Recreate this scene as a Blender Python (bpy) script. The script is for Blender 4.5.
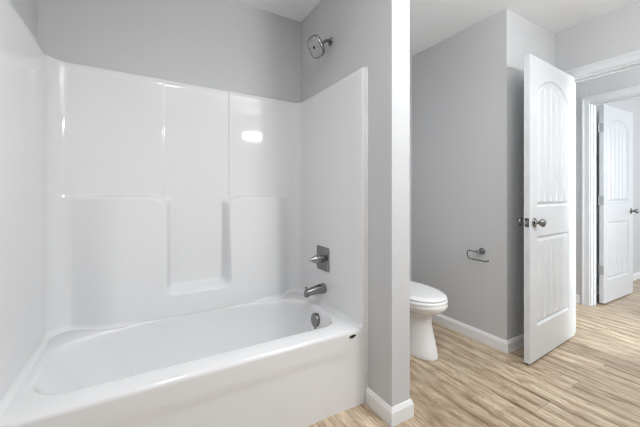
import bpy, bmesh, math
from mathutils import Vector, Matrix
PI = math.pi
S = bpy.context.scene
C = S.collection
for o in list(bpy.data.objects):
    bpy.data.objects.remove(o)

# ------------------------------------------------------------ camera
EYE = 1.124
FPX = 308.0
cam_d = bpy.data.cameras.new('camera')
cam = bpy.data.objects.new('camera', cam_d); C.objects.link(cam)
cam_d.sensor_fit = 'HORIZONTAL'; cam_d.sensor_width = 36.0
cam_d.lens = FPX / 640 * 36.0
cam_d.shift_y = -(213.5 - 194.0) / 640
cam_d.clip_start = 0.02
cam.location = (0, 0, EYE)
cam.rotation_euler = (math.radians(90), 0, math.radians(-30))
S.camera = cam

# ------------------------------------------------------------ world, light, exposure
w = bpy.data.worlds.new('world'); S.world = w; w.use_nodes = True
w.node_tree.nodes['Background'].inputs[0].default_value = (0.9, 0.95, 1, 1)
w.node_tree.nodes['Background'].inputs[1].default_value = 0.5


def area(name, loc, rot, sx, sy, watts, col=(1, 1, 1), shape='RECTANGLE', spread=180):
    d = bpy.data.lights.new(name, 'AREA'); d.shape = shape; d.size = sx
    if shape in ('RECTANGLE', 'ELLIPSE'): d.size_y = sy
    d.energy = watts; d.color = col; d.spread = math.radians(spread)
    o = bpy.data.objects.new(name, d); C.objects.link(o)
    o.location = loc; o.rotation_euler = [math.radians(a) for a in rot]
    return o


# vanity lamp on the wall behind the camera, flush ceiling lamp, daylight in the hall and the room beyond
area('vanity_lamp', (1.71, -0.93, 2.10), (90, 0, 0), 0.46, 0.085, 20, (0.963, 0.984, 1))
area('ceiling_lamp', (0.25, 0.36, 2.425), (0, 0, 0), 0.26, 0.26, 12, (0.963, 0.984, 1), 'DISK')
area('ceiling_uplight_fill', (1.35, 0.30, 2.14), (180, 0, 0), 0.5, 0.5, 23, (0.963, 0.984, 1), 'DISK')  # added upward fill that brightens the ceiling, not part of any fitting
area('hall_daylight', (3.64, -1.45, 1.45), (90, 0, 0), 0.5, 1.5, 68, (0.90, 0.96, 1))
area('hall_wall_fill', (3.62, 0.10, 2.42), (0, 0, 0), 0.3, 0.3, 8, (0.93, 0.97, 1), 'DISK')  # fill light added to lift the far hall wall, no known fixture
area('room_daylight', (5.2, -1.45, 1.45), (90, 0, 0), 1.8, 1.5, 53, (0.88, 0.94, 1))
S.view_settings.view_transform = 'Standard'
S.view_settings.look = 'None'
S.view_settings.exposure = 0.10
S.view_settings.gamma = 1.0
S.view_settings.use_curve_mapping = False
S.cycles.use_denoising = True
S.cycles.use_adaptive_sampling = False
S.cycles.use_guiding = True
S.cycles.filter_width = 1.15
S.cycles.max_bounces = 12
S.cycles.diffuse_bounces = 8
S.cycles.sample_clamp_indirect = 6


# ------------------------------------------------------------ materials
def mat(name, col, rough=0.5, metal=0.0, bump=0.0, bscale=200.0, coat=0.0, vary=0.0, spec=0.5):
    m = bpy.data.materials.new(name); m.use_nodes = True
    nt = m.node_tree; b = nt.nodes['Principled BSDF']
    b.inputs['Base Color'].default_value = (*col, 1)
    b.inputs['Roughness'].default_value = rough
    b.inputs['Metallic'].default_value = metal
    b.inputs['Specular IOR Level'].default_value = spec
    if coat:
        b.inputs['Coat Weight'].default_value = coat
        b.inputs['Coat Roughness'].default_value = 0.04
    tc = nt.nodes.new('ShaderNodeTexCoord')
    nz = nt.nodes.new('ShaderNodeTexNoise'); nz.inputs['Scale'].default_value = bscale
    nz.inputs['Detail'].default_value = 3
    nt.links.new(tc.outputs['Object'], nz.inputs['Vector'])
    if bump:
        bp = nt.nodes.new('ShaderNodeBump'); bp.inputs['Strength'].default_value = bump
        bp.inputs['Distance'].default_value = 0.001
        nt.links.new(nz.outputs['Fac'], bp.inputs['Height']); nt.links.new(bp.outputs['Normal'], b.inputs['Normal'])
    if vary:
        mr = nt.nodes.new('ShaderNodeMapRange')
        mr.inputs['To Min'].default_value = max(0.01, rough - vary); mr.inputs['To Max'].default_value = rough + vary
        nt.links.new(nz.outputs['Fac'], mr.inputs['Value']); nt.links.new(mr.outputs['Result'], b.inputs['Roughness'])
    return m


M_wall = mat('grey_wall_paint', (0.572, 0.576, 0.583), 0.7, bump=0.08, bscale=60, spec=0.3)
M_ceil = mat('white_ceiling_paint', (0.90, 0.91, 0.92), 0.9, bump=0.08, bscale=60, spec=0.2)
M_trim = mat('white_semi_gloss_trim', (0.675, 0.69, 0.705), 0.3)
M_base = mat('white_baseboard_paint', (0.82, 0.825, 0.835), 0.35)
M_tub = mat('white_gelcoat', (0.77, 0.772, 0.778), 0.06, bump=0.02, bscale=8, spec=0.5)
M_porc = mat('white_porcelain', (0.86, 0.86, 0.86), 0.08, bump=0.01, bscale=10)
M_seat = mat('white_seat_plastic', (0.86, 0.86, 0.86), 0.2, bump=0.01, bscale=10)
M_nickel = mat('brushed_nickel', (0.29, 0.285, 0.28), 0.2, 1.0, vary=0.05, bscale=90)
M_satin = mat('satin_nickel', (0.48, 0.475, 0.47), 0.32, 1.0, vary=0.06, bscale=90)
M_face = mat('grey_spray_face', (0.5, 0.5, 0.5), 0.35, 0.0, bump=0.02)
M_dark = mat('black_rubber', (0.015, 0.015, 0.015), 0.5, bump=0.05)
M_caulk = mat('white_caulk', (0.8, 0.8, 0.8), 0.5, bump=0.2, bscale=60)


def floor_material():
    m = bpy.data.materials.new('oak_vinyl_plank'); m.use_nodes = True
    nt = m.node_tree; N = nt.nodes; L = nt.links; b = N['Principled BSDF']
    tc = N.new('ShaderNodeTexCoord')
    mp = N.new('ShaderNodeMapping'); mp.inputs['Rotation'].default_value = (0, 0, PI / 2)
    mp.inputs['Location'].default_value = (0.37, 0.055, 0)
    L.new(tc.outputs['Object'], mp.inputs['Vector'])
    br = N.new('ShaderNodeTexBrick')
    br.inputs['Scale'].default_value = 1.0
    br.inputs['Brick Width'].default_value = 1.22; br.inputs['Row Height'].default_value = 0.18
    br.inputs['Mortar Size'].default_value = 0.0012; br.inputs['Mortar Smooth'].default_value = 0.3
    br.inputs['Bias'].default_value = 0.0; br.offset = 0.37; br.offset_frequency = 2
    br.inputs['Color1'].default_value = (0, 0, 0, 1); br.inputs['Color2'].default_value = (1, 1, 1, 1)
    br.inputs['Mortar'].default_value = (0.5, 0.5, 0.5, 1)
    L.new(mp.outputs['Vector'], br.inputs['Vector'])
    # offset the grain in every plank by its own random value
    sc = N.new('ShaderNodeVectorMath'); sc.operation = 'SCALE'; sc.inputs['Scale'].default_value = 17.0
    L.new(br.outputs['Color'], sc.inputs[0])
    ad = N.new('ShaderNodeVectorMath'); ad.operation = 'ADD'
    L.new(mp.outputs['Vector'], ad.inputs[0]); L.new(sc.outputs['Vector'], ad.inputs[1])

    def noise(sx, sy, scale, detail, rough, dist):
        q = N.new('ShaderNodeMapping'); q.inputs['Scale'].default_value = (sx, sy, 1)
        L.new(ad.outputs['Vector'], q.inputs['Vector'])
        n = N.new('ShaderNodeTexNoise'); n.inputs['Scale'].default_value = scale
        n.inputs['Detail'].default_value = detail; n.inputs['Roughness'].default_value = rough
        n.inputs['Distortion'].default_value = dist
        L.new(q.outputs['Vector'], n.inputs['Vector']); return n.outputs['Fac']
    broad = noise(1.2, 4.2, 2.6, 5, 0.68, 1.3)
    fine = noise(3.5, 32.0, 2.0, 5, 0.6, 0.8)
    blot = noise(1.8, 6.0, 3.6, 4, 0.65, 1.8)

    def ramp(src, stops):
        r = N.new('ShaderNodeValToRGB'); e = r.color_ramp.elements
        while len(e) < len(stops): e.new(0.5)
        for k, (p, c) in enumerate(stops):
            e[k].position = p; e[k].color = (*c, 1)
        L.new(src, r.inputs['Fac']); return r.outputs['Color']
    streak = noise(1.5, 13.0, 3.0, 4, 0.6, 1.2)
    base = ramp(broad, [(0.30, (0.32, 0.222, 0.138)), (0.42, (0.46, 0.352, 0.240)), (0.54, (0.59, 0.478, 0.345)), (0.70, (0.68, 0.575, 0.435))])
    fcol = ramp(fine, [(0.3, (0.66, 0.62, 0.58)), (0.55, (1, 1, 1)), (0.8, (1.12, 1.12, 1.1))])
    bcol = ramp(blot, [(0.30, (0.60, 0.54, 0.48)), (0.45, (1, 1, 1)), (1.0, (1, 1, 1))])
    pcol = ramp(br.outputs['Color'], [(0.0, (0.84, 0.82, 0.80)), (0.5, (1.0, 1.0, 1.0)), (1.0, (1.12, 1.12, 1.12))])

    def mul(a, c, f):
        x = N.new('ShaderNodeMix'); x.data_type = 'RGBA'; x.blend_type = 'MULTIPLY'; x.inputs[0].default_value = f
        L.new(a, x.inputs[6]); L.new(c, x.inputs[7]); return x.outputs[2]
    scol = ramp(streak, [(0.36, (0.36, 0.28, 0.22)), (0.43, (0.72, 0.67, 0.62)), (0.51, (1, 1, 1)), (1.0, (1.06, 1.06, 1.06))])
    sx = N.new('ShaderNodeSeparateXYZ'); L.new(mp.outputs['Vector'], sx.inputs[0])
    wob = N.new('ShaderNodeMath'); wob.operation = 'MULTIPLY_ADD'; wob.inputs[1].default_value = 0.035
    L.new(noise(0.9, 0.9, 1.6, 2, 0.5, 0.0), wob.inputs[0]); L.new(sx.outputs['Y'], wob.inputs[2])
    dv = N.new('ShaderNodeMath'); dv.operation = 'DIVIDE'; dv.inputs[1].default_value = 0.09; L.new(wob.outputs[0], dv.inputs[0])
    fr = N.new('ShaderNodeMath'); fr.operation = 'FRACT'; L.new(dv.outputs[0], fr.inputs[0])
    ecol = ramp(fr.outputs[0], [(0.0, (0.40, 0.33, 0.27)), (0.10, (0.66, 0.60, 0.54)), (0.40, (1, 1, 1)), (0.90, (1.05, 1.05, 1.05)), (1.0, (0.62, 0.56, 0.50))])
    emask = ramp(noise(1.1, 3.0, 2.1, 3, 0.6, 0.5), [(0.38, (0, 0, 0)), (0.62, (1, 1, 1))])
    ex = N.new('ShaderNodeMix'); ex.data_type = 'RGBA'; ex.inputs[6].default_value = (1, 1, 1, 1)
    L.new(emask, ex.inputs[0]); L.new(ecol, ex.inputs[7])
    base = mul(base, ex.outputs[2], 1.0)
    col = mul(mul(mul(mul(base, fcol, 0.3), bcol, 0.8), scol, 0.45), pcol, 1.0)
    sm = N.new('ShaderNodeMix'); sm.data_type = 'RGBA'; sm.inputs[7].default_value = (0.12, 0.085, 0.055, 1)
    mf = N.new('ShaderNodeMath'); mf.operation = 'MULTIPLY'; mf.inputs[1].default_value = 0.6
    L.new(br.outputs['Fac'], mf.inputs[0]); L.new(mf.outputs[0], sm.inputs[0]); L.new(col, sm.inputs[6])
    L.new(sm.outputs[2], b.inputs['Base Color'])
    b.inputs['Roughness'].default_value = 0.33
    b.inputs['Specular IOR Level'].default_value = 0.55
    bp = N.new('ShaderNodeBump'); bp.inputs['Strength'].default_value = 0.15; bp.inputs['Distance'].default_value = 0.001
    L.new(fine, bp.inputs['Height']); L.new(bp.outputs['Normal'], b.inputs['Normal'])
    return m


M_floor = floor_material()


# ------------------------------------------------------------ helpers
def tag(o, label=None, cat=None, group=None, kind=None):
    if label: o['label'] = label
    if cat: o['category'] = cat
    if group: o['group'] = group
    if kind: o['kind'] = kind
    return o


def empty(name, loc=(0, 0, 0), rz=0.0):
    o = bpy.data.objects.new(name, None); C.objects.link(o)
    o.location = loc; o.rotation_euler = (0, 0, rz); o.empty_display_size = 0.1
    return o


def link(name, bm, m, parent=None, smooth=False, bevel=0.0, angle=35):
    bmesh.ops.remove_doubles(bm, verts=bm.verts, dist=1e-6)
    bmesh.ops.recalc_face_normals(bm, faces=bm.faces)
    me = bpy.data.meshes.new(name); bm.to_mesh(me); bm.free()
    me.materials.append(m)
    if smooth:
        for p in me.polygons: p.use_smooth = True
    o = bpy.data.objects.new(name, me); C.objects.link(o)
    if smooth and angle < 180:
        me.set_sharp_from_angle(angle=math.radians(angle))
    if parent: o.parent = parent
    if bevel:
        md = o.modifiers.new('bevel', 'BEVEL'); md.width = bevel; md.segments = 2; md.limit_method = 'ANGLE'
    return o


def box(bm, x0, x1, y0, y1, z0, z1):
    v = [bm.verts.new((x, y, z)) for x in (x0, x1) for y in (y0, y1) for z in (z0, z1)]
    for f in ((0, 1, 3, 2), (4, 6, 7, 5), (0, 4, 5, 1), (2, 3, 7, 6), (0, 2, 6, 4), (1, 5, 7, 3)):
        bm.faces.new([v[i] for i in f])


def loft(bm, loops, cap0=True, cap1=True, closed=True):
    rings = [[bm.verts.new(p) for p in lp] for lp in loops]
    for a, b_ in zip(rings, rings[1:]):
        n = len(a)
        for i in range(n if closed else n - 1):
            j = (i + 1) % n
            bm.faces.new((a[i], a[j], b_[j], b_[i]))
    if cap0: bm.faces.new(rings[0])
    if cap1: bm.faces.new(rings[-1])
    return rings


def frame_of(d):
    d = Vector(d).normalized()
    up = Vector((0, 0, 1)) if abs(d.z) < 0.95 else Vector((1, 0, 0))
    a = d.cross(up).normalized(); b_ = a.cross(d).normalized()
    return a, b_, d


def lathe(bm, origin, axis, prof, n=32):
    """prof: (radius, distance along axis)"""
    a, b_, d = frame_of(axis); o = Vector(origin)
    loops = [[o + d * t + (a * math.cos(2 * PI * k / n) + b_ * math.sin(2 * PI * k / n)) * max(r, 1e-4) for k in range(n)] for r, t in prof]
    loft(bm, loops)


def tube(bm, pts, r, n=12):
    P = [Vector(p) for p in pts]; loops = []
    t0 = (P[1] - P[0]).normalized(); a, b_, _ = frame_of(t0)
    for i, p in enumerate(P):
        t = ((P[min(i + 1, len(P) - 1)] - P[max(i - 1, 0)])).normalized()
        a = (a - t * a.dot(t)).normalized(); b_ = t.cross(a).normalized()
        rr = r[i] if isinstance(r, (list, tuple)) else r
        loops.append([p + (a * math.cos(2 * PI * k / n) + b_ * math.sin(2 * PI * k / n)) * rr for k in range(n)])
    loft(bm, loops)


def smooth_path(pts, k=8):
    P = [Vector(p) for p in pts]; out = []
    for i in range(len(P) - 1):
        p0, p1, p2, p3 = P[max(i - 1, 0)], P[i], P[i + 1], P[min(i + 2, len(P) - 1)]
        for s in range(k):
            t = s / k
            out.append(0.5 * ((2 * p1) + (p2 - p0) * t + (2 * p0 - 5 * p1 + 4 * p2 - p3) * t * t + (3 * p1 - p0 - 3 * p2 + p3) * t ** 3))
    out.append(P[-1]); return out


def rrect(x0, x1, y0, y1, r, z, ns=12, nc=10):
    """rounded rectangle with a fixed point count; r may be four radii (x0y0, x1y0, x1y1, x0y1)"""
    R = r if isinstance(r, (list, tuple)) else [r] * 4
    cs = [(x0 + R[0], y0 + R[0], R[0], PI), (x1 - R[1], y0 + R[1], R[1], 1.5 * PI), (x1 - R[2], y1 - R[2], R[2], 0), (x0 + R[3], y1 - R[3], R[3], 0.5 * PI)]
    pts = []
    for i, (cx, cy, rr, a0) in enumerate(cs):
        arc = [(cx + rr * math.cos(a0 + PI / 2 * k / nc), cy + rr * math.sin(a0 + PI / 2 * k / nc)) for k in range(nc + 1)]
        pts += arc
        nx, ny, nr, na = cs[(i + 1) % 4]
        q = (nx + nr * math.cos(na), ny + nr * math.sin(na)); p = arc[-1]
        pts += [(p[0] + (q[0] - p[0]) * k / ns, p[1] + (q[1] - p[1]) * k / ns) for k in range(1, ns)]
    return [(x, y, z) for x, y in pts]


def sstep(a, b_, x):
    t = min(1, max(0, (x - a) / (b_ - a))); return t * t * (3 - 2 * t)


def samples(a, b_, coarse, dense, spots):
    """sorted sample positions from a to b, closer together within the (lo, hi) spots"""
    out = [a]; x = a
    while x < b_ - 1e-9:
        step = dense if any(lo <= x <= hi for lo, hi in spots) else coarse
        nxt = min([lo for lo, hi in spots if lo > x + 1e-9] + [b_])
        x = min(x + step, nxt if nxt - x > 1e-6 else x + step, b_); out.append(x)
    return out


# ------------------------------------------------------------ setting
H = 2.44
XL, XE = -0.470, 1.053          # tub alcove side walls
YB = 2.115                      # back wall
XP = 1.175                      # far side of partition
YP = 1.124                      # partition end
XA, YA = 2.237, 1.228           # closet block corner beside the toilet
XD = 2.943                      # wall with the doorway
XD2 = 3.06
XH, XH2 = 3.90, 4.02            # far hall wall
D1a, D1b = 0.350, 1.148         # bathroom doorway in Y
D2a, D2b = 0.520, 1.331         # second doorway in Y
YR = 1.437                      # wall beside the second door
OH = 2.045                      # opening height


def wall(name, boxes, label, m=None, bevel=0.002):
    bm = bmesh.new()
    for b_ in boxes: box(bm, *b_)
    o = link(name, bm, m or M_wall, bevel=bevel)
    return tag(o, label, 'wall', kind='structure')


bm = bmesh.new(); box(bm, -0.7, 6.8, -1.9, 2.4, -0.06, 0)
tag(link('floor', bm, M_floor), 'light oak vinyl plank floor running through bathroom and hall', 'floor', kind='structure')
bm = bmesh.new(); box(bm, -0.7, 6.8, -1.9, 2.4, H, H + 0.06)
tag(link('ceiling', bm, M_ceil), 'flat white ceiling over bathroom and hall', 'ceiling', kind='structure')
wall('wall_back', [(-0.6, XA + 0.05, YB, YB + 0.12, 0, H)], 'grey painted wall above the long side of the tub and behind the toilet')
wall('wall_left', [(XL - 0.12, XL, -1.0, YB, 0, H)], 'grey painted wall above the left end of the tub')
wall('wall_partition', [(XE, XP, YP, YB, 0, H)], 'grey painted partition between tub and toilet')
wall('wall_closet', [(XA, XD2, YA, 2.3, 0, H)], 'grey painted wall carrying the toilet paper holder, turning behind the open door')
wall('wall_rear', [(-0.6, XD2, -1.12, -1.0, 0, H)], 'grey painted wall behind the viewer')
wall('wall_doorway', [(XD, XD2, -1.0, D1a, 0, H), (XD, XD2, D1b, YA, 0, H), (XD, XD2, D1a, D1b, OH, H)], 'grey painted wall above the bathroom doorway')
wall('wall_hall', [(XH, XH2, -1.6, D2a, 0, H), (XH, XH2, D2b, 2.3, 0, H), (XH, XH2, D2a, D2b, OH, H)], 'pale hall wall around the second doorway')
wall('wall_hall_end', [(XD2, XH, 2.18, 2.3, 0, H), (XD2, 6.6, -1.72, -1.6, 0, H)], 'pale end walls of the hall')
wall('wall_bedroom', [(XH2, 6.5, YR, YR + 0.1, 0, H), (6.5, 6.6, -1.6, YR + 0.1, 0, H)], 'pale wall of the room beyond the hall, behind its open door')


def baseboard(name, pts, label, h=0.086, t=0.014):
    """pts: plan polyline along the wall face, room on its left side"""
    P = [Vector((x, y)) for x, y in pts]
    prof = [(0, 0), (t, 0), (t, h - 0.022), (t * 0.55, h - 0.006), (t * 0.35, h), (0, h)]
    bm = bmesh.new(); loops = []
    for i, p in enumerate(P):
        d0 = (P[i] - P[i - 1]).normalized() if i else None
        d1 = (P[i + 1] - P[i]).normalized() if i < len(P) - 1 else None
        n0 = Vector((-d0.y, d0.x)) if d0 else None; n1 = Vector((-d1.y, d1.x)) if d1 else None
        if n0 is None: n = n1
        elif n1 is None: n = n0
        else:
            n = (n0 + n1); n = n / n.dot(n0)
        loops.append([(p.x + n.x * a, p.y + n.y * a, z) for a, z in prof])
    loft(bm, loops)
    o = link(name, bm, M_base, bevel=0.0012)
    return tag(o, label, 'baseboard', kind='structure')


FL = 1.312   # tub front
baseboard('baseboard_partition', [(XE, FL - 0.001), (XE, YP), (XP, YP), (XP, YB)][::-1], 'white baseboard wrapping the end of the partition beside the tub')
baseboard('baseboard_toilet', [(XP + 0.015, YB), (XA, YB), (XA, YA), (XD - 0.001, YA)][::-1], 'white baseboard behind the toilet and along the wall under the paper holder')
baseboard('baseboard_hall', [(XH, 2.18), (XH, D2b + 0.068)][::-1], 'white baseboard piece in the hall left of the second doorway')
baseboard('baseboard_bedroom', [(XH2, YR), (6.5, YR)][::-1], 'white baseboard in the room beyond the hall')


def casing(name, x, side, ya, yb, top, label, wdt=0.066, t=0.017):
    """door casing on the wall face at x; side -1 sticks out toward -X"""
    s = side
    bm = bmesh.new()
    prof = [(0.0, 0.0), (0.0, 0.009), (0.006, 0.011), (0.012, 0.0105), (wdt * 0.62, 0.0125), (wdt * 0.72, t - 0.001), (wdt * 0.8, t), (wdt * 0.95, t), (wdt, t - 0.003), (wdt, 0.0)]
    rows = [((ya, 0), (-1, 0)), ((ya, top), (-1, 1)), ((yb, top), (1, 1)), ((yb, 0), (1, 0))]
    loops = [[(x + s * d, y + dy * a, z + dz * a) for a, d in prof] for (y, z), (dy, dz) in rows]
    loft(bm, loops)
    return tag(link(name, bm, M_trim), label, 'door trim', kind='structure')


casing('trim_1', XD, -1, D1a + 0.006, D1b - 0.006 + 0.0, OH - 0.006, 'white casing around the bathroom doorway')
casing('trim_2', XH, -1, D2a + 0.006, D2b - 0.006, OH - 0.006, 'white casing around the second doorway in the hall')
casing('trim_5', XD2, 1, D1a + 0.006, D1b - 0.006, OH - 0.006, 'white casing on the hall side of the bathroom doorway')


def jamb(name, x0, x1, ya, yb, stop, label):
    bm = bmesh.new(); t = 0.018
    box(bm, x0, x1, ya, ya + t, 0, OH - t); box(bm, x0, x1, yb - t, yb, 0, OH - t); box(bm, x0, x1, ya, yb, OH - t, OH)
    s0, s1 = stop
    box(bm, s0, s1, ya + t, ya + t + 0.01, 0, OH - t - 0.01); box(bm, s0, s1, yb - t - 0.01, yb - t, 0, OH - t - 0.01); box(bm, s0, s1, ya + t, yb - t, OH - t - 0.01, OH - t)
    return tag(link(name, bm, M_trim, bevel=0.001), label, 'door trim', kind='structure')


jamb('trim_3', XD, XD2, D1a, D1b, (XD + 0.045, XD + 0.08), 'white jamb lining the bathroom doorway')
jamb('trim_4', XH, XH2, D2a, D2b, (XH2 - 0.08, XH2 - 0.045), 'white jamb lining the second doorway')

# ------------------------------------------------------------ doors
DW, DH, DT = 0.76, 2.026, 0.035


def panel_depth(u, z):
    """inset depth of the moulded door face at u (0..DW), z (0..DH)"""
    def sd_rect(u, z, a, b_, c, d):
        return max(a - u, u - b_, c - z, z - d)
    m = 0.105
    lo = sd_rect(u, z, m, DW - m, 0.225, 0.825)
    # arched top: circle through the springing and the crown
    spring, crown = 1.795, 1.915
    half = (DW - 2 * m) / 2; rise = crown - spring
    R = (half * half + rise * rise) / (2 * rise); cz = crown - R
    cap = math.hypot(u - DW / 2, max(0.0, z - cz)) - R
    up = max(m - u, u - (DW - m), 1.025 - z, cap)
    d = min(lo, up)
    if d > 0: return 0.0
    q = -d
    dep = 0.0125 * sstep(0.0, 0.011, q) - 0.009 * sstep(0.013, 0.036, q)
    # plank grooves in the field
    if q > 0.036:
        fw = DW - 2 * m - 0.072; k = 5; pw = fw / k
        t = ((u - m - 0.036) / pw) % 1.0; dist = min(t, 1 - t) * pw
        dep += 0.012 * (1 - min(1, dist / 0.016)) * sstep(0.036, 0.042, q)
    return dep


def door_leaf_mesh():
    bm = bmesh.new()
    us = samples(0, DW, 0.02, 0.003, [(0.100, DW - 0.100)])
    zs = samples(0, DH, 0.06, 0.004, [(0.215, 0.262), (0.785, 0.835), (1.015, 1.065)]) if False else None
    zs = samples(0, DH, 0.05, 0.004, [(0.22, 0.262), (0.79, 0.83), (1.02, 1.062), (1.74, 1.93)])
    for s in (-1, 1):
        grid = [[bm.verts.new((u, s * (DT / 2 - panel_depth(u, z)), z)) for u in us] for z in zs]
        for r0, r1 in zip(grid, grid[1:]):
            for i in range(len(us) - 1):
                f = (r0[i], r0[i + 1], r1[i + 1], r1[i]); bm.faces.new(f if s < 0 else f[::-1])
        if s < 0: g0 = grid
        else: g1 = grid
    n = len(us) - 1
    for i in range(n):
        bm.faces.new((g0[0][i], g1[0][i], g1[0][i + 1], g0[0][i + 1])); bm.faces.new((g0[-1][i], g0[-1][i + 1], g1[-1][i + 1], g1[-1][i]))
    for k in range(len(zs) - 1):
        bm.faces.new((g0[k][0], g0[k + 1][0], g1[k + 1][0], g1[k][0])); bm.faces.new((g0[k][n], g1[k][n], g1[k + 1][n], g0[k + 1][n]))
    return bm


LEAF = None


def knob_mesh(bm, u, z, s):
    prof = [(0.0, 0), (0.031, 0), (0.032, 0.003), (0.029, 0.007), (0.016, 0.010), (0.011, 0.014), (0.010, 0.026),
            (0.013, 0.031), (0.021, 0.036), (0.026, 0.044), (0.0265, 0.052), (0.023, 0.060), (0.014, 0.065), (0.0, 0.0665)]
    lathe(bm, (u, s * DT / 2, z), (0, s, 0), prof, 32)


def make_door(name, origin, rz, hinge_u, label, hinge_zs):
    """origin = the corner at u = 0; leaf centred on its local X axis"""
    global LEAF
    r = empty(name, origin, rz); tag(r, label, 'door', kind='structure')
    if LEAF is None:
        o = link('door_panel', door_leaf_mesh(), M_trim, r, smooth=True, angle=50); LEAF = o.data
    else:
        o = bpy.data.objects.new('door_panel', LEAF); C.objects.link(o); o.parent = r
    free = DW - hinge_u
    ku = free + (0.062 if free < 0.1 else -0.062)
    for s in (-1, 1):
        bm = bmesh.new(); knob_mesh(bm, ku, 0.922, s)
        k = link('door_knob', bm, M_nickel, r, smooth=True, angle=60); k['label'] = 'round satin nickel door knob'
    e = 1 if free > 0.1 else -1
    bm = bmesh.new(); x = free
    box(bm, min(x, x + e * 0.0012), max(x, x + e * 0.0012), -0.0125, 0.0125, 0.922 - 0.029, 0.922 + 0.029)
    lp = link('latch_plate', bm, M_nickel, r, bevel=0.0004); lp['label'] = 'nickel latch plate on door edge'
    bm = bmesh.new(); box(bm, min(x, x + e * 0.011), max(x, x + e * 0.011), -0.006, 0.006, 0.922 - 0.010, 0.922 + 0.010)
    link('latch_bolt', bm, M_satin, r, bevel=0.002)
    hs = -e
    for hz in hinge_zs:
        bm = bmesh.new()
        box(bm, min(hinge_u, hinge_u + hs * 0.0016), max(hinge_u, hinge_u + hs * 0.0016), -DT / 2, DT / 2, hz - 0.045, hz + 0.045)
        # knuckle barrel at the back corner of the hinge edge
        lathe(bm, (hinge_u + hs * 0.006, DT / 2 + 0.004, hz - 0.045), (0, 0, 1), [(0, 0), (0.0062, 0), (0.0062, 0.09), (0, 0.09)], 12)
        link('hinge', bm, M_satin, r, smooth=True, angle=40)['label'] = 'satin nickel butt hinge'
    return r


a1 = math.atan2(1.097 - 1.054, 0.76)
make_door('door_1', (2.185, 1.054 + DT / 2, 0.014), a1, DW, 'white bathroom door standing open, arched plank panel above a square one', (0.25, 1.05, 1.79))
a2 = math.atan2(-0.018, 0.76)
make_door('door_2', (4.050, 1.265 + DT / 2, 0.012), a2, 0.0, 'white door of the room across the hall, standing open into that room', (0.335, 1.045, 1.79))

# ------------------------------------------------------------ tub and shower unit
unit = empty('tub_shower_unit', (0.29, 1.71, 0))
tag(unit, 'white one-piece fibreglass tub and shower surround with moulded soap ledges in the alcove', 'bathtub')
unit_inv = Matrix.Translation((-0.29, -1.71, 0))
SL, SR, SB = -0.413, 1.020, 2.087       # inner faces of the surround
ST, RIM = 1.815, 0.410
LEDGE, NB = 1.118, 0.535
N0, N1 = 0.120, 0.492


def block(x, z):
    """how far the back of the surround stands forward of SB"""
    a = z - LEDGE
    cx, hw = (N0 + N1) / 2, (N1 - N0) / 2
    r = 0.055
    qx = abs(x - cx) - (hw - r); qz = (NB + r) - z       # rounded-bottom slot open at the top
    b_ = math.hypot(max(qx, 0), max(qz, 0)) + min(max(qx, qz), 0) - r
    k = 0.10
    h = max(k - abs(a + b_), 0) / k
    s = max(a, -b_) + h * h * k / 4                       # smooth max rounds the shoulders
    wtop = 0.014
    edge = sstep(-wtop, wtop, -s - 0.006)
    # slot sides lean back more than the ledge front
    lean = sstep(-0.040, 0.006, -s)
    mixw = sstep(0.0, 0.06, LEDGE - z)
    f = edge * (1 - mixw) + lean * mixw
    ends = sstep(-0.36, -0.10, x) * (1 - sstep(0.79, 0.955, x))
    f *= ends
    d = f * (0.068 + 0.040 * sstep(LEDGE, RIM, z))
    col = sstep(N0 - 0.012, N0 - 0.004, x) * (1 - sstep(N1 + 0.004, N1 + 0.012, x))
    d += 0.007 * (1 - col) * (1 - f)
    return d


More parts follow.
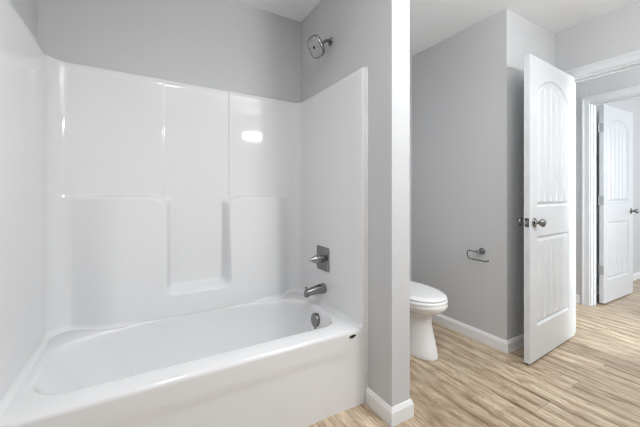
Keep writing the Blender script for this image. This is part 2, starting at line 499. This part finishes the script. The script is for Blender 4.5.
def surround_mesh():
    xs = samples(SL, SR, 0.02, 0.0035, [(SL, -0.22), (N0 - 0.06, N0 + 0.08), (N1 - 0.08, N1 + 0.06), (0.78, SR)])
    zs = samples(RIM, ST - 0.006, 0.03, 0.004, [(RIM, RIM + 0.03), (NB - 0.04, NB + 0.10), (LEDGE - 0.11, LEDGE + 0.03)])
    rl, rr_ = 0.088, 0.055
    bm = bmesh.new(); rows = []
    for z in zs + ['top', 'cap']:
        top = isinstance(z, str); zz = zs[-1] if top else z
        inset = 0.0
        fr = 0.022
        if not top and z < RIM + fr:                      # cove where it runs into the tub deck
            q = (RIM + fr - z) / fr; inset = fr * (1 - math.sqrt(max(0, 1 - q * q)))
        if z == 'top': inset = -0.004; zo = ST - 0.001
        elif z == 'cap': inset = -0.5; zo = ST
        else: zo = z
        sl, sr = SL + inset, SR - inset
        if z == 'cap': sl, sr = XL, XE

        def yb(x):
            c = 1 - sstep(-0.12, 0.02, x) * (1 - sstep(0.60, 0.74, x))
            return SB - block(x, zz) - inset * (c if not top else 1)
        if z == 'cap':
            def yb(x): return YB
        ybl, ybr = yb(SL + rl), yb(SR - rr_)
        r = 0.001 if z == 'cap' else rl
        r2 = 0.001 if z == 'cap' else rr_
        pts = [(XL, FL)]
        fx = 0.010
        pts += [(sl - 0.02, FL), (sl - fx, FL), (sl - fx * 0.3, FL + fx * 0.3), (sl, FL + fx)]
        for k in range(1, 14): pts.append((sl, FL + fx + (ybl - r - FL - fx) * k / 14))
        for k in range(0, 13):
            t = PI - PI / 2 * k / 12; pts.append((sl + r + r * math.cos(t), ybl - r + r * math.sin(t)))
        for x in xs:
            if SL + rl < x < SR - rr_: pts.append((x, yb(x)))
        for k in range(0, 13):
            t = PI / 2 - PI / 2 * k / 12; pts.append((sr - r2 + r2 * math.cos(t), ybr - r2 + r2 * math.sin(t)))
        for k in range(1, 14): pts.append((sr, ybr - r2 + (FL + fx - ybr + r2) * k / 14))
        pts += [(sr, FL + fx), (sr + fx * 0.3, FL + fx * 0.3), (sr + fx, FL), (sr + 0.02, FL)]
        pts.append((XE - 0.0005, FL))
        tilt = 0.013 * sstep(1.15, ST, zo)
        rows.append([(min(max(x, XL + 0.0005), XE - 0.0005), min(y, YB - 0.0005), zo + tilt * (0.3 - x)) for x, y in pts])
    loft(bm, rows, False, False, closed=False)
    return bm


bm = surround_mesh(); bm.transform(unit_inv)
o = link('shower_surround', bm, M_tub, unit, smooth=True, angle=60)

# tub body: deck, basin
BX0, BX1, BY0, BY1 = -0.358, 0.962, 1.424, 1.9795
bm = bmesh.new()
loops = []
loops.append(rrect(XL + 0.001, XE - 0.001, FL + 0.014, YB - 0.001, 0.001, RIM - 0.003))
loops.append(rrect(XL + 0.001, XE - 0.001, FL + 0.022, YB - 0.001, 0.001, RIM))
RR = [0.13, 0.12, 0.19, 0.17]


def basin(inset, z, left=0.0, dr=0.0, right=0.0):
    back = inset * sstep(RIM - 0.05, RIM - 0.3, z) if z < RIM - 0.05 else min(inset, 0.0)
    pts = rrect(BX0 + inset + left, BX1 - inset - right, BY0 + inset, BY1 - back, [max(0.03, q - inset * 0.6 + dr) for q in RR], z)
    ym = (BY0 + BY1) / 2
    return [(x, y - 0.050 * min(1, abs((x - 0.31) / 0.65)) ** 2.2 * max(0, (y - ym) / (BY1 - ym)) - (inset if inset > 0 else 0) * 0.9 * min(1, abs((x - 0.31) / 0.5)) ** 2 * max(0, (y - ym) / (BY1 - ym)) * (1 if z > RIM - 0.05 else 0.5), z) for x, y, z in pts]


loops.append(basin(-0.012, RIM))
for inset, z, lf in ((-0.004, RIM - 0.001, 0), (0.002, RIM - 0.004, 0), (0.008, RIM - 0.010, 0), (0.012, RIM - 0.020, 0.002), (0.017, RIM - 0.04, 0.008), (0.024, 0.32, 0.03), (0.034, 0.24, 0.065),
                     (0.045, 0.17, 0.10), (0.056, 0.13, 0.125), (0.075, 0.105, 0.14), (0.10, 0.094, 0.15), (0.15, 0.088, 0.15), (0.21, 0.085, 0.15)):
    loops.append(basin(inset, z, lf))
loft(bm, loops, False, True)
bm.transform(unit_inv)
link('bathtub', bm, M_tub, unit, smooth=True, angle=180)


def apron_y(x, z):
    e = sstep(SL - 0.02, SL + 0.05, x) * (1 - sstep(0.88, 0.985, x))
    rec = 1 - sstep(0.255, 0.325, z)
    y = FL + 0.003 * sstep(RIM, 0.30, z) + 0.006 * rec * e + 0.002 * rec * (1 - e)
    q = z - (RIM - 0.020)
    if q > 0:
        y += (1 - sstep(1.008, 1.022, x)) * 0.020 * (1 - math.sqrt(max(0, 1 - (q / 0.0201) ** 2)))
    return y


bm = bmesh.new()
xs = samples(XL + 0.001, XE - 0.001, 0.04, 0.01, [(-0.45, -0.34), (0.86, 1.0), (1.0, 1.03)])
zs = samples(0.0, RIM, 0.04, 0.005, [(0.27, 0.335), (0.388, 0.405)])[:-1] + [RIM - 0.0035 + 0.0025 * k / 4 for k in range(4)] + [RIM - 0.0005]
zs = sorted(set(round(z, 5) for z in zs))
rows = [[(x, apron_y(x, z), z) for x in xs] for z in zs]
rows.append([(x, FL + 0.024 * (1 - sstep(1.008, 1.022, x)) + 0.001, RIM) for x in xs])
loft(bm, rows, False, False, closed=False); bm.transform(unit_inv)
link('apron', bm, M_tub, unit, smooth=True, angle=180)

bm = bmesh.new()
loops = []
for k in range(150):
    z = 0.002 + (ST - 0.004) * k / 149
    q = 0.0055 + 0.0018 * math.sin(z * 37) * math.sin(z * 11.3) + 0.0012 * math.sin(z * 83)
    if 1.30 < z < 1.62: q += 0.003 * math.sin((z - 1.30) / 0.32 * PI)
    XC = XE - 0.0008
    loops.append([(XC, FL - q, z), (XE - 0.003, FL - q * 0.7, z), (XE - q * 0.8, FL, z), (XC, FL, z)])
loft(bm, loops)
bm.transform(unit_inv)
link('caulk_bead', bm, M_caulk, unit, smooth=True)

bm = bmesh.new()
n = 20
ex, ez = 0.955, 0.377
ring = [(ex + 0.021 * math.cos(t) * (1 + 0.25 * math.sin(t)), ez + 0.0085 * math.sin(t) + 0.002 * math.cos(t)) for t in [2 * PI * k / n for k in range(n)]]
loft(bm, [[(x, FL + 0.004, z) for x, z in ring], [(x, FL - 0.0008, z) for x, z in ring]])
bm.transform(unit_inv)
link('emblem', bm, M_dark, unit)['label'] = 'small black oval maker emblem'

bm = bmesh.new()
oc = Vector((0.933, 1.672, 0.342)); ax = Vector((-1, 0, 0.10))
lathe(bm, oc, ax, [(0, -0.01), (0.041, -0.01), (0.0425, 0.004), (0.040, 0.011), (0.033, 0.014), (0.012, 0.013), (0, 0.013)], 36)
lathe(bm, oc + Vector((0, 0, -0.052)), ax, [(0, 0), (0.006, 0), (0.006, 0.006), (0, 0.008)], 12)
bm.transform(unit_inv)
ov = link('overflow_plate', bm, M_nickel, unit, smooth=True, angle=40); ov['label'] = 'round brushed nickel overflow cover'
bm = bmesh.new()
lathe(bm, (0.70, 1.69, 0.086), (0, 0, 1), [(0, 0), (0.035, 0), (0.035, 0.003), (0.028, 0.005), (0.02, 0.003), (0, 0.006)], 30)
bm.transform(unit_inv)
link('drain', bm, M_nickel, unit, smooth=True, angle=40)

# ------------------------------------------------------------ plumbing fittings
VY = 1.712
sp = empty('tub_spout', (SR, VY, 0.516)); tag(sp, 'brushed nickel tub spout with a lift diverter, on the wall just above the tub rim', 'faucet')
bm = bmesh.new()
secs = []
for t, r, dz, ry in [(0, 0.031, 0, 1), (0.004, 0.033, 0, 1), (0.03, 0.0315, -0.001, 1), (0.06, 0.029, -0.003, 1), (0.09, 0.0255, -0.006, 1), (0.115, 0.0230, -0.009, 1), (0.130, 0.0220, -0.012, 0.95), (0.140, 0.0190, -0.016, 0.9), (0.144, 0.010, -0.018, 0.9)]:
    secs.append([(-t, math.cos(2 * PI * k / 28) * r * ry, dz + math.sin(2 * PI * k / 28) * r * (1.15 if t > 0.1 and math.sin(2 * PI * k / 28) < 0 else 1)) for k in range(28)])
loft(bm, secs)
lathe(bm, (-0.127, 0, -0.018), (0, 0, -1), [(0.0, 0), (0.0165, 0), (0.0175, 0.014), (0.0165, 0.018), (0.012, 0.018), (0.0, 0.012)], 24)
link('spout_body', bm, M_nickel, sp, smooth=True, angle=50)
bm = bmesh.new()
lathe(bm, (-0.130, 0, 0.006), (-0.08, 0, 1), [(0, 0), (0.004, 0), (0.0035, 0.010), (0.0075, 0.013), (0.0075, 0.018), (0.004, 0.020), (0, 0.020)], 18)
link('diverter_knob', bm, M_nickel, sp, smooth=True, angle=50)

vv = empty('shower_valve', (SR, VY + 0.012, 0.705)); tag(vv, 'brushed nickel shower valve with square plate and lever handle above the spout', 'faucet')
bm = bmesh.new()
lp = [(x, y, 0) for x, y, _ in rrect(-0.077, 0.077, -0.077, 0.077, 0.012, 0, 4, 6)]
loft(bm, [[(-d, y * s, x * s) for x, y, _ in lp] for d, s in ((-0.0, 1), (0.004, 1), (0.0065, 0.985), (0.009, 0.93))])
link('valve_plate', bm, M_nickel, vv, smooth=True, angle=30)
bm = bmesh.new()
lathe(bm, (-0.008, 0, 0), (-1, 0, 0), [(0, 0), (0.028, 0), (0.027, 0.006), (0.0245, 0.008), (0.0245, 0.038), (0.023, 0.040), (0, 0.040)], 32)
slv = link('valve_sleeve', bm, M_nickel, vv, smooth=True, angle=40)
bm = bmesh.new()
lathe(bm, (-0.046, 0, 0), (-1, 0, 0), [(0, 0), (0.026, 0), (0.027, 0.006), (0.025, 0.018), (0.018, 0.032), (0.012, 0.042), (0.010, 0.050), (0.007, 0.055), (0, 0.056)], 32)
link('lever_handle', bm, M_satin, vv, smooth=True, angle=50)

sh = empty('overhead_shower', (XE, 1.683, 2.106)); tag(sh, 'square nickel shower head on short bent arm high above the tub', 'shower head')
bm = bmesh.new()
lathe(bm, (0, 0, 0), (-1, 0, 0), [(0, 0), (0.028, 0), (0.0275, 0.004), (0.020, 0.009), (0.012, 0.012), (0, 0.012)], 30)
link('wall_flange', bm, M_nickel, sh, smooth=True, angle=50)
hn = Vector((-0.86, -0.02, -0.51)).normalized()
joint = Vector((-0.070, 0, -0.037))
bm = bmesh.new()
tube(bm, smooth_path([(0, 0, 0), (-0.024, 0, 0.0), (-0.050, 0, -0.013), tuple(joint)], 8), 0.0095, 16)
link('shower_arm', bm, M_nickel, sh, smooth=True, angle=60)
a, b_, d = frame_of(hn)
bm = bmesh.new()
lathe(bm, joint - d * 0.008, d, [(0, 0), (0.014, 0), (0.019, 0.004), (0.020, 0.016), (0.017, 0.020), (0.019, 0.022), (0.019, 0.03), (0, 0.03)], 24)
link('swivel_nut', bm, M_nickel, sh, smooth=True, angle=40)
roll = math.radians(0)
a2_, b2_ = a * math.cos(roll) + b_ * math.sin(roll), -a * math.sin(roll) + b_ * math.cos(roll)


def headpt(x, y, t): return tuple(joint + a2_ * x + b2_ * y + d * t)


bm = bmesh.new()
HS = 0.065
hl = [(0.30, 0.020), (0.55, 0.026), (0.85, 0.034), (0.97, 0.040), (1.0, 0.046), (1.0, 0.054), (0.96, 0.0585), (0.87, 0.0590), (0.86, 0.056)]
loft(bm, [[headpt(x * s, y * s, t) for x, y, _ in rrect(-HS, HS, -HS, HS, 0.040, 0, 4, 8)] for s, t in hl])
link('head_body', bm, M_nickel, sh, smooth=True, angle=40)
bm = bmesh.new()
loft(bm, [[headpt(x * s, y * s, t) for x, y, _ in rrect(-HS, HS, -HS, HS, 0.040, 0, 4, 8)] for s, t in ((0.86, 0.0555), (0.855, 0.0595), (0.82, 0.061), (0.25, 0.062))])
fp = link('spray_face', bm, M_face, sh, smooth=True, angle=40); fp['label'] = 'light grey spray face'
bm = bmesh.new()
for rr_, nn in ((0.020, 8), (0.031, 12), (0.043, 18), (0.051, 20)):
    for k in range(nn):
        t = 2 * PI * k / nn + rr_ * 30
        x, y = rr_ * math.cos(t), rr_ * math.sin(t)
        lathe(bm, headpt(x, y, 0.060), d, [(0, 0), (0.0026, 0), (0.0018, 0.0035), (0, 0.0035)], 6)
nz = link('nozzles', bm, M_dark, sh); nz['kind'] = 'stuff'
bm = bmesh.new(); lathe(bm, headpt(0, 0, 0.061), d, [(0, 0), (0.010, 0), (0.009, 0.004), (0, 0.004)], 16)
link('center_button', bm, M_dark, sh, smooth=True, angle=40)['label'] = 'dark centre button'

# ------------------------------------------------------------ toilet
TX, TYF = 1.715, 1.355
toilet = empty('toilet', (TX, YB - 0.02, 0)); tag(toilet, 'white two-piece toilet with closed lid, standing behind the partition', 'toilet')
F = TYF - (YB - 0.02)     # local y of the bowl's front, negative


def egg(hw, yf, yb_, z, n=48, sq=1.0, cut=None):
    """egg outline: widest at yc, long rounded nose toward -y"""
    yc = yb_ - (yb_ - yf) * 0.42
    pts = []
    for k in range(n):
        t = 2 * PI * k / n
        c, s = math.cos(t), math.sin(t)
        if s < 0:
            x = hw * math.copysign(abs(c) ** (0.92 * sq), c); y = yc + (yc - yf) * -abs(s) ** (1.0)
        else:
            x = hw * math.copysign(abs(c) ** (0.62), c); y = yc + (yb_ - yc) * abs(s) ** 0.8
        pts.append((x, y, z))
    return pts


bm = bmesh.new()
B = F + 0.465    # back of the bowl
loft(bm, [egg(0.126, F + 0.052, -0.03, 0.0), egg(0.129, F + 0.048, -0.03, 0.006), egg(0.126, F + 0.051, -0.03, 0.03),
          egg(0.117, F + 0.069, -0.03, 0.10), egg(0.108, F + 0.087, -0.04, 0.17), egg(0.102, F + 0.098, -0.06, 0.225), egg(0.102, F + 0.098, -0.08, 0.255),
egg(0.106, F + 0.095, -0.09, 0.280), egg(0.124, F + 0.074, -0.10, 0.300), egg(0.150, F + 0.042, -0.115, 0.317), egg(0.173, F + 0.012, -0.13, 0.335),
          egg(0.186, F - 0.003, -0.14, 0.354), egg(0.193, F - 0.011, -0.14, 0.372), egg(0.189, F - 0.004, -0.145, 0.3865)])
link('bowl', bm, M_porc, toilet, smooth=True, angle=60)
bm = bmesh.new()
loft(bm, [egg(0.189, F - 0.004, B + 0.03, 0.387), egg(0.190, F - 0.005, B + 0.03, 0.392), egg(0.189, F - 0.004, B + 0.03, 0.402), egg(0.182, F + 0.003, B + 0.028, 0.406)])
link('toilet_seat', bm, M_seat, toilet, smooth=True, angle=60)
bm = bmesh.new()
loft(bm, [egg(0.180, F + 0.005, B + 0.03, 0.4085), egg(0.184, F + 0.001, B + 0.03, 0.412), egg(0.183, F + 0.002, B + 0.03, 0.420), egg(0.176, F + 0.010, B + 0.025, 0.427), egg(0.14, F + 0.05, B, 0.4315), egg(0.06, F + 0.14, B - 0.08, 0.433)])
link('toilet_lid', bm, M_seat, toilet, smooth=True, angle=60)
for sx in (-0.07, 0.07):
    bm = bmesh.new(); lathe(bm, (sx - 0.02, B + 0.045, 0.405), (1, 0, 0), [(0, 0), (0.012, 0), (0.012, 0.04), (0, 0.04)], 16)
    link('seat_hinge', bm, M_seat, toilet, smooth=True, angle=40)
bm = bmesh.new()
loft(bm, [rrect(-0.20, 0.20, -0.185, -0.012, 0.04, 0.375), rrect(-0.215, 0.215, -0.195, -0.008, 0.04, 0.44), rrect(-0.225, 0.225, -0.20, -0.006, 0.04, 0.715)])
tk = link('tank', bm, M_porc, toilet, smooth=True, angle=50)
bm = bmesh.new()
loft(bm, [rrect(-0.23, 0.23, -0.206, -0.003, 0.04, 0.716), rrect(-0.234, 0.234, -0.21, -0.001, 0.04, 0.722), rrect(-0.234, 0.234, -0.21, -0.001, 0.04, 0.742), rrect(-0.225, 0.225, -0.20, -0.008, 0.04, 0.750)])
link('tank_lid', bm, M_porc, toilet, smooth=True, angle=50)
bm = bmesh.new()
lathe(bm, (-0.16, -0.198, 0.665), (0, -1, 0), [(0, 0), (0.014, 0), (0.013, 0.012), (0, 0.013)], 20)
tube(bm, [(-0.16, -0.214, 0.665), (-0.11, -0.218, 0.658), (-0.08, -0.218, 0.652)], [0.007, 0.006, 0.005], 10)
link('flush_lever', bm, M_nickel, toilet, smooth=True, angle=50)['label'] = 'nickel flush lever'

# ------------------------------------------------------------ paper holder
PY, PZ = 1.410, 0.690
ph = empty('toilet_paper_holder', (XA, PY, PZ)); tag(ph, 'empty nickel toilet paper holder with bent wire arm on the grey wall', 'toilet paper holder')
bm = bmesh.new()
lathe(bm, (0, 0, 0), (-1, 0, 0), [(0, 0), (0.025, 0), (0.026, 0.004), (0.024, 0.010), (0.015, 0.020), (0.0115, 0.030), (0.0115, 0.048), (0.013, 0.052), (0.013, 0.062), (0.009, 0.067), (0, 0.068)], 30)
link('post', bm, M_nickel, ph, smooth=True, angle=50)
bm = bmesh.new()
x = -0.056
tube(bm, smooth_path([(x, -0.002, 0.0), (x, 0.04, 0.0), (x, 0.068, 0.001), (x, 0.083, -0.008), (x, 0.087, -0.026), (x, 0.082, -0.050), (x, 0.066, -0.060), (x, 0.01, -0.062), (x, -0.055, -0.062), (x, -0.074, -0.059), (x, -0.084, -0.050)], 6), 0.0048, 12)
link('wire_arm', bm, M_nickel, ph, smooth=True, angle=60)
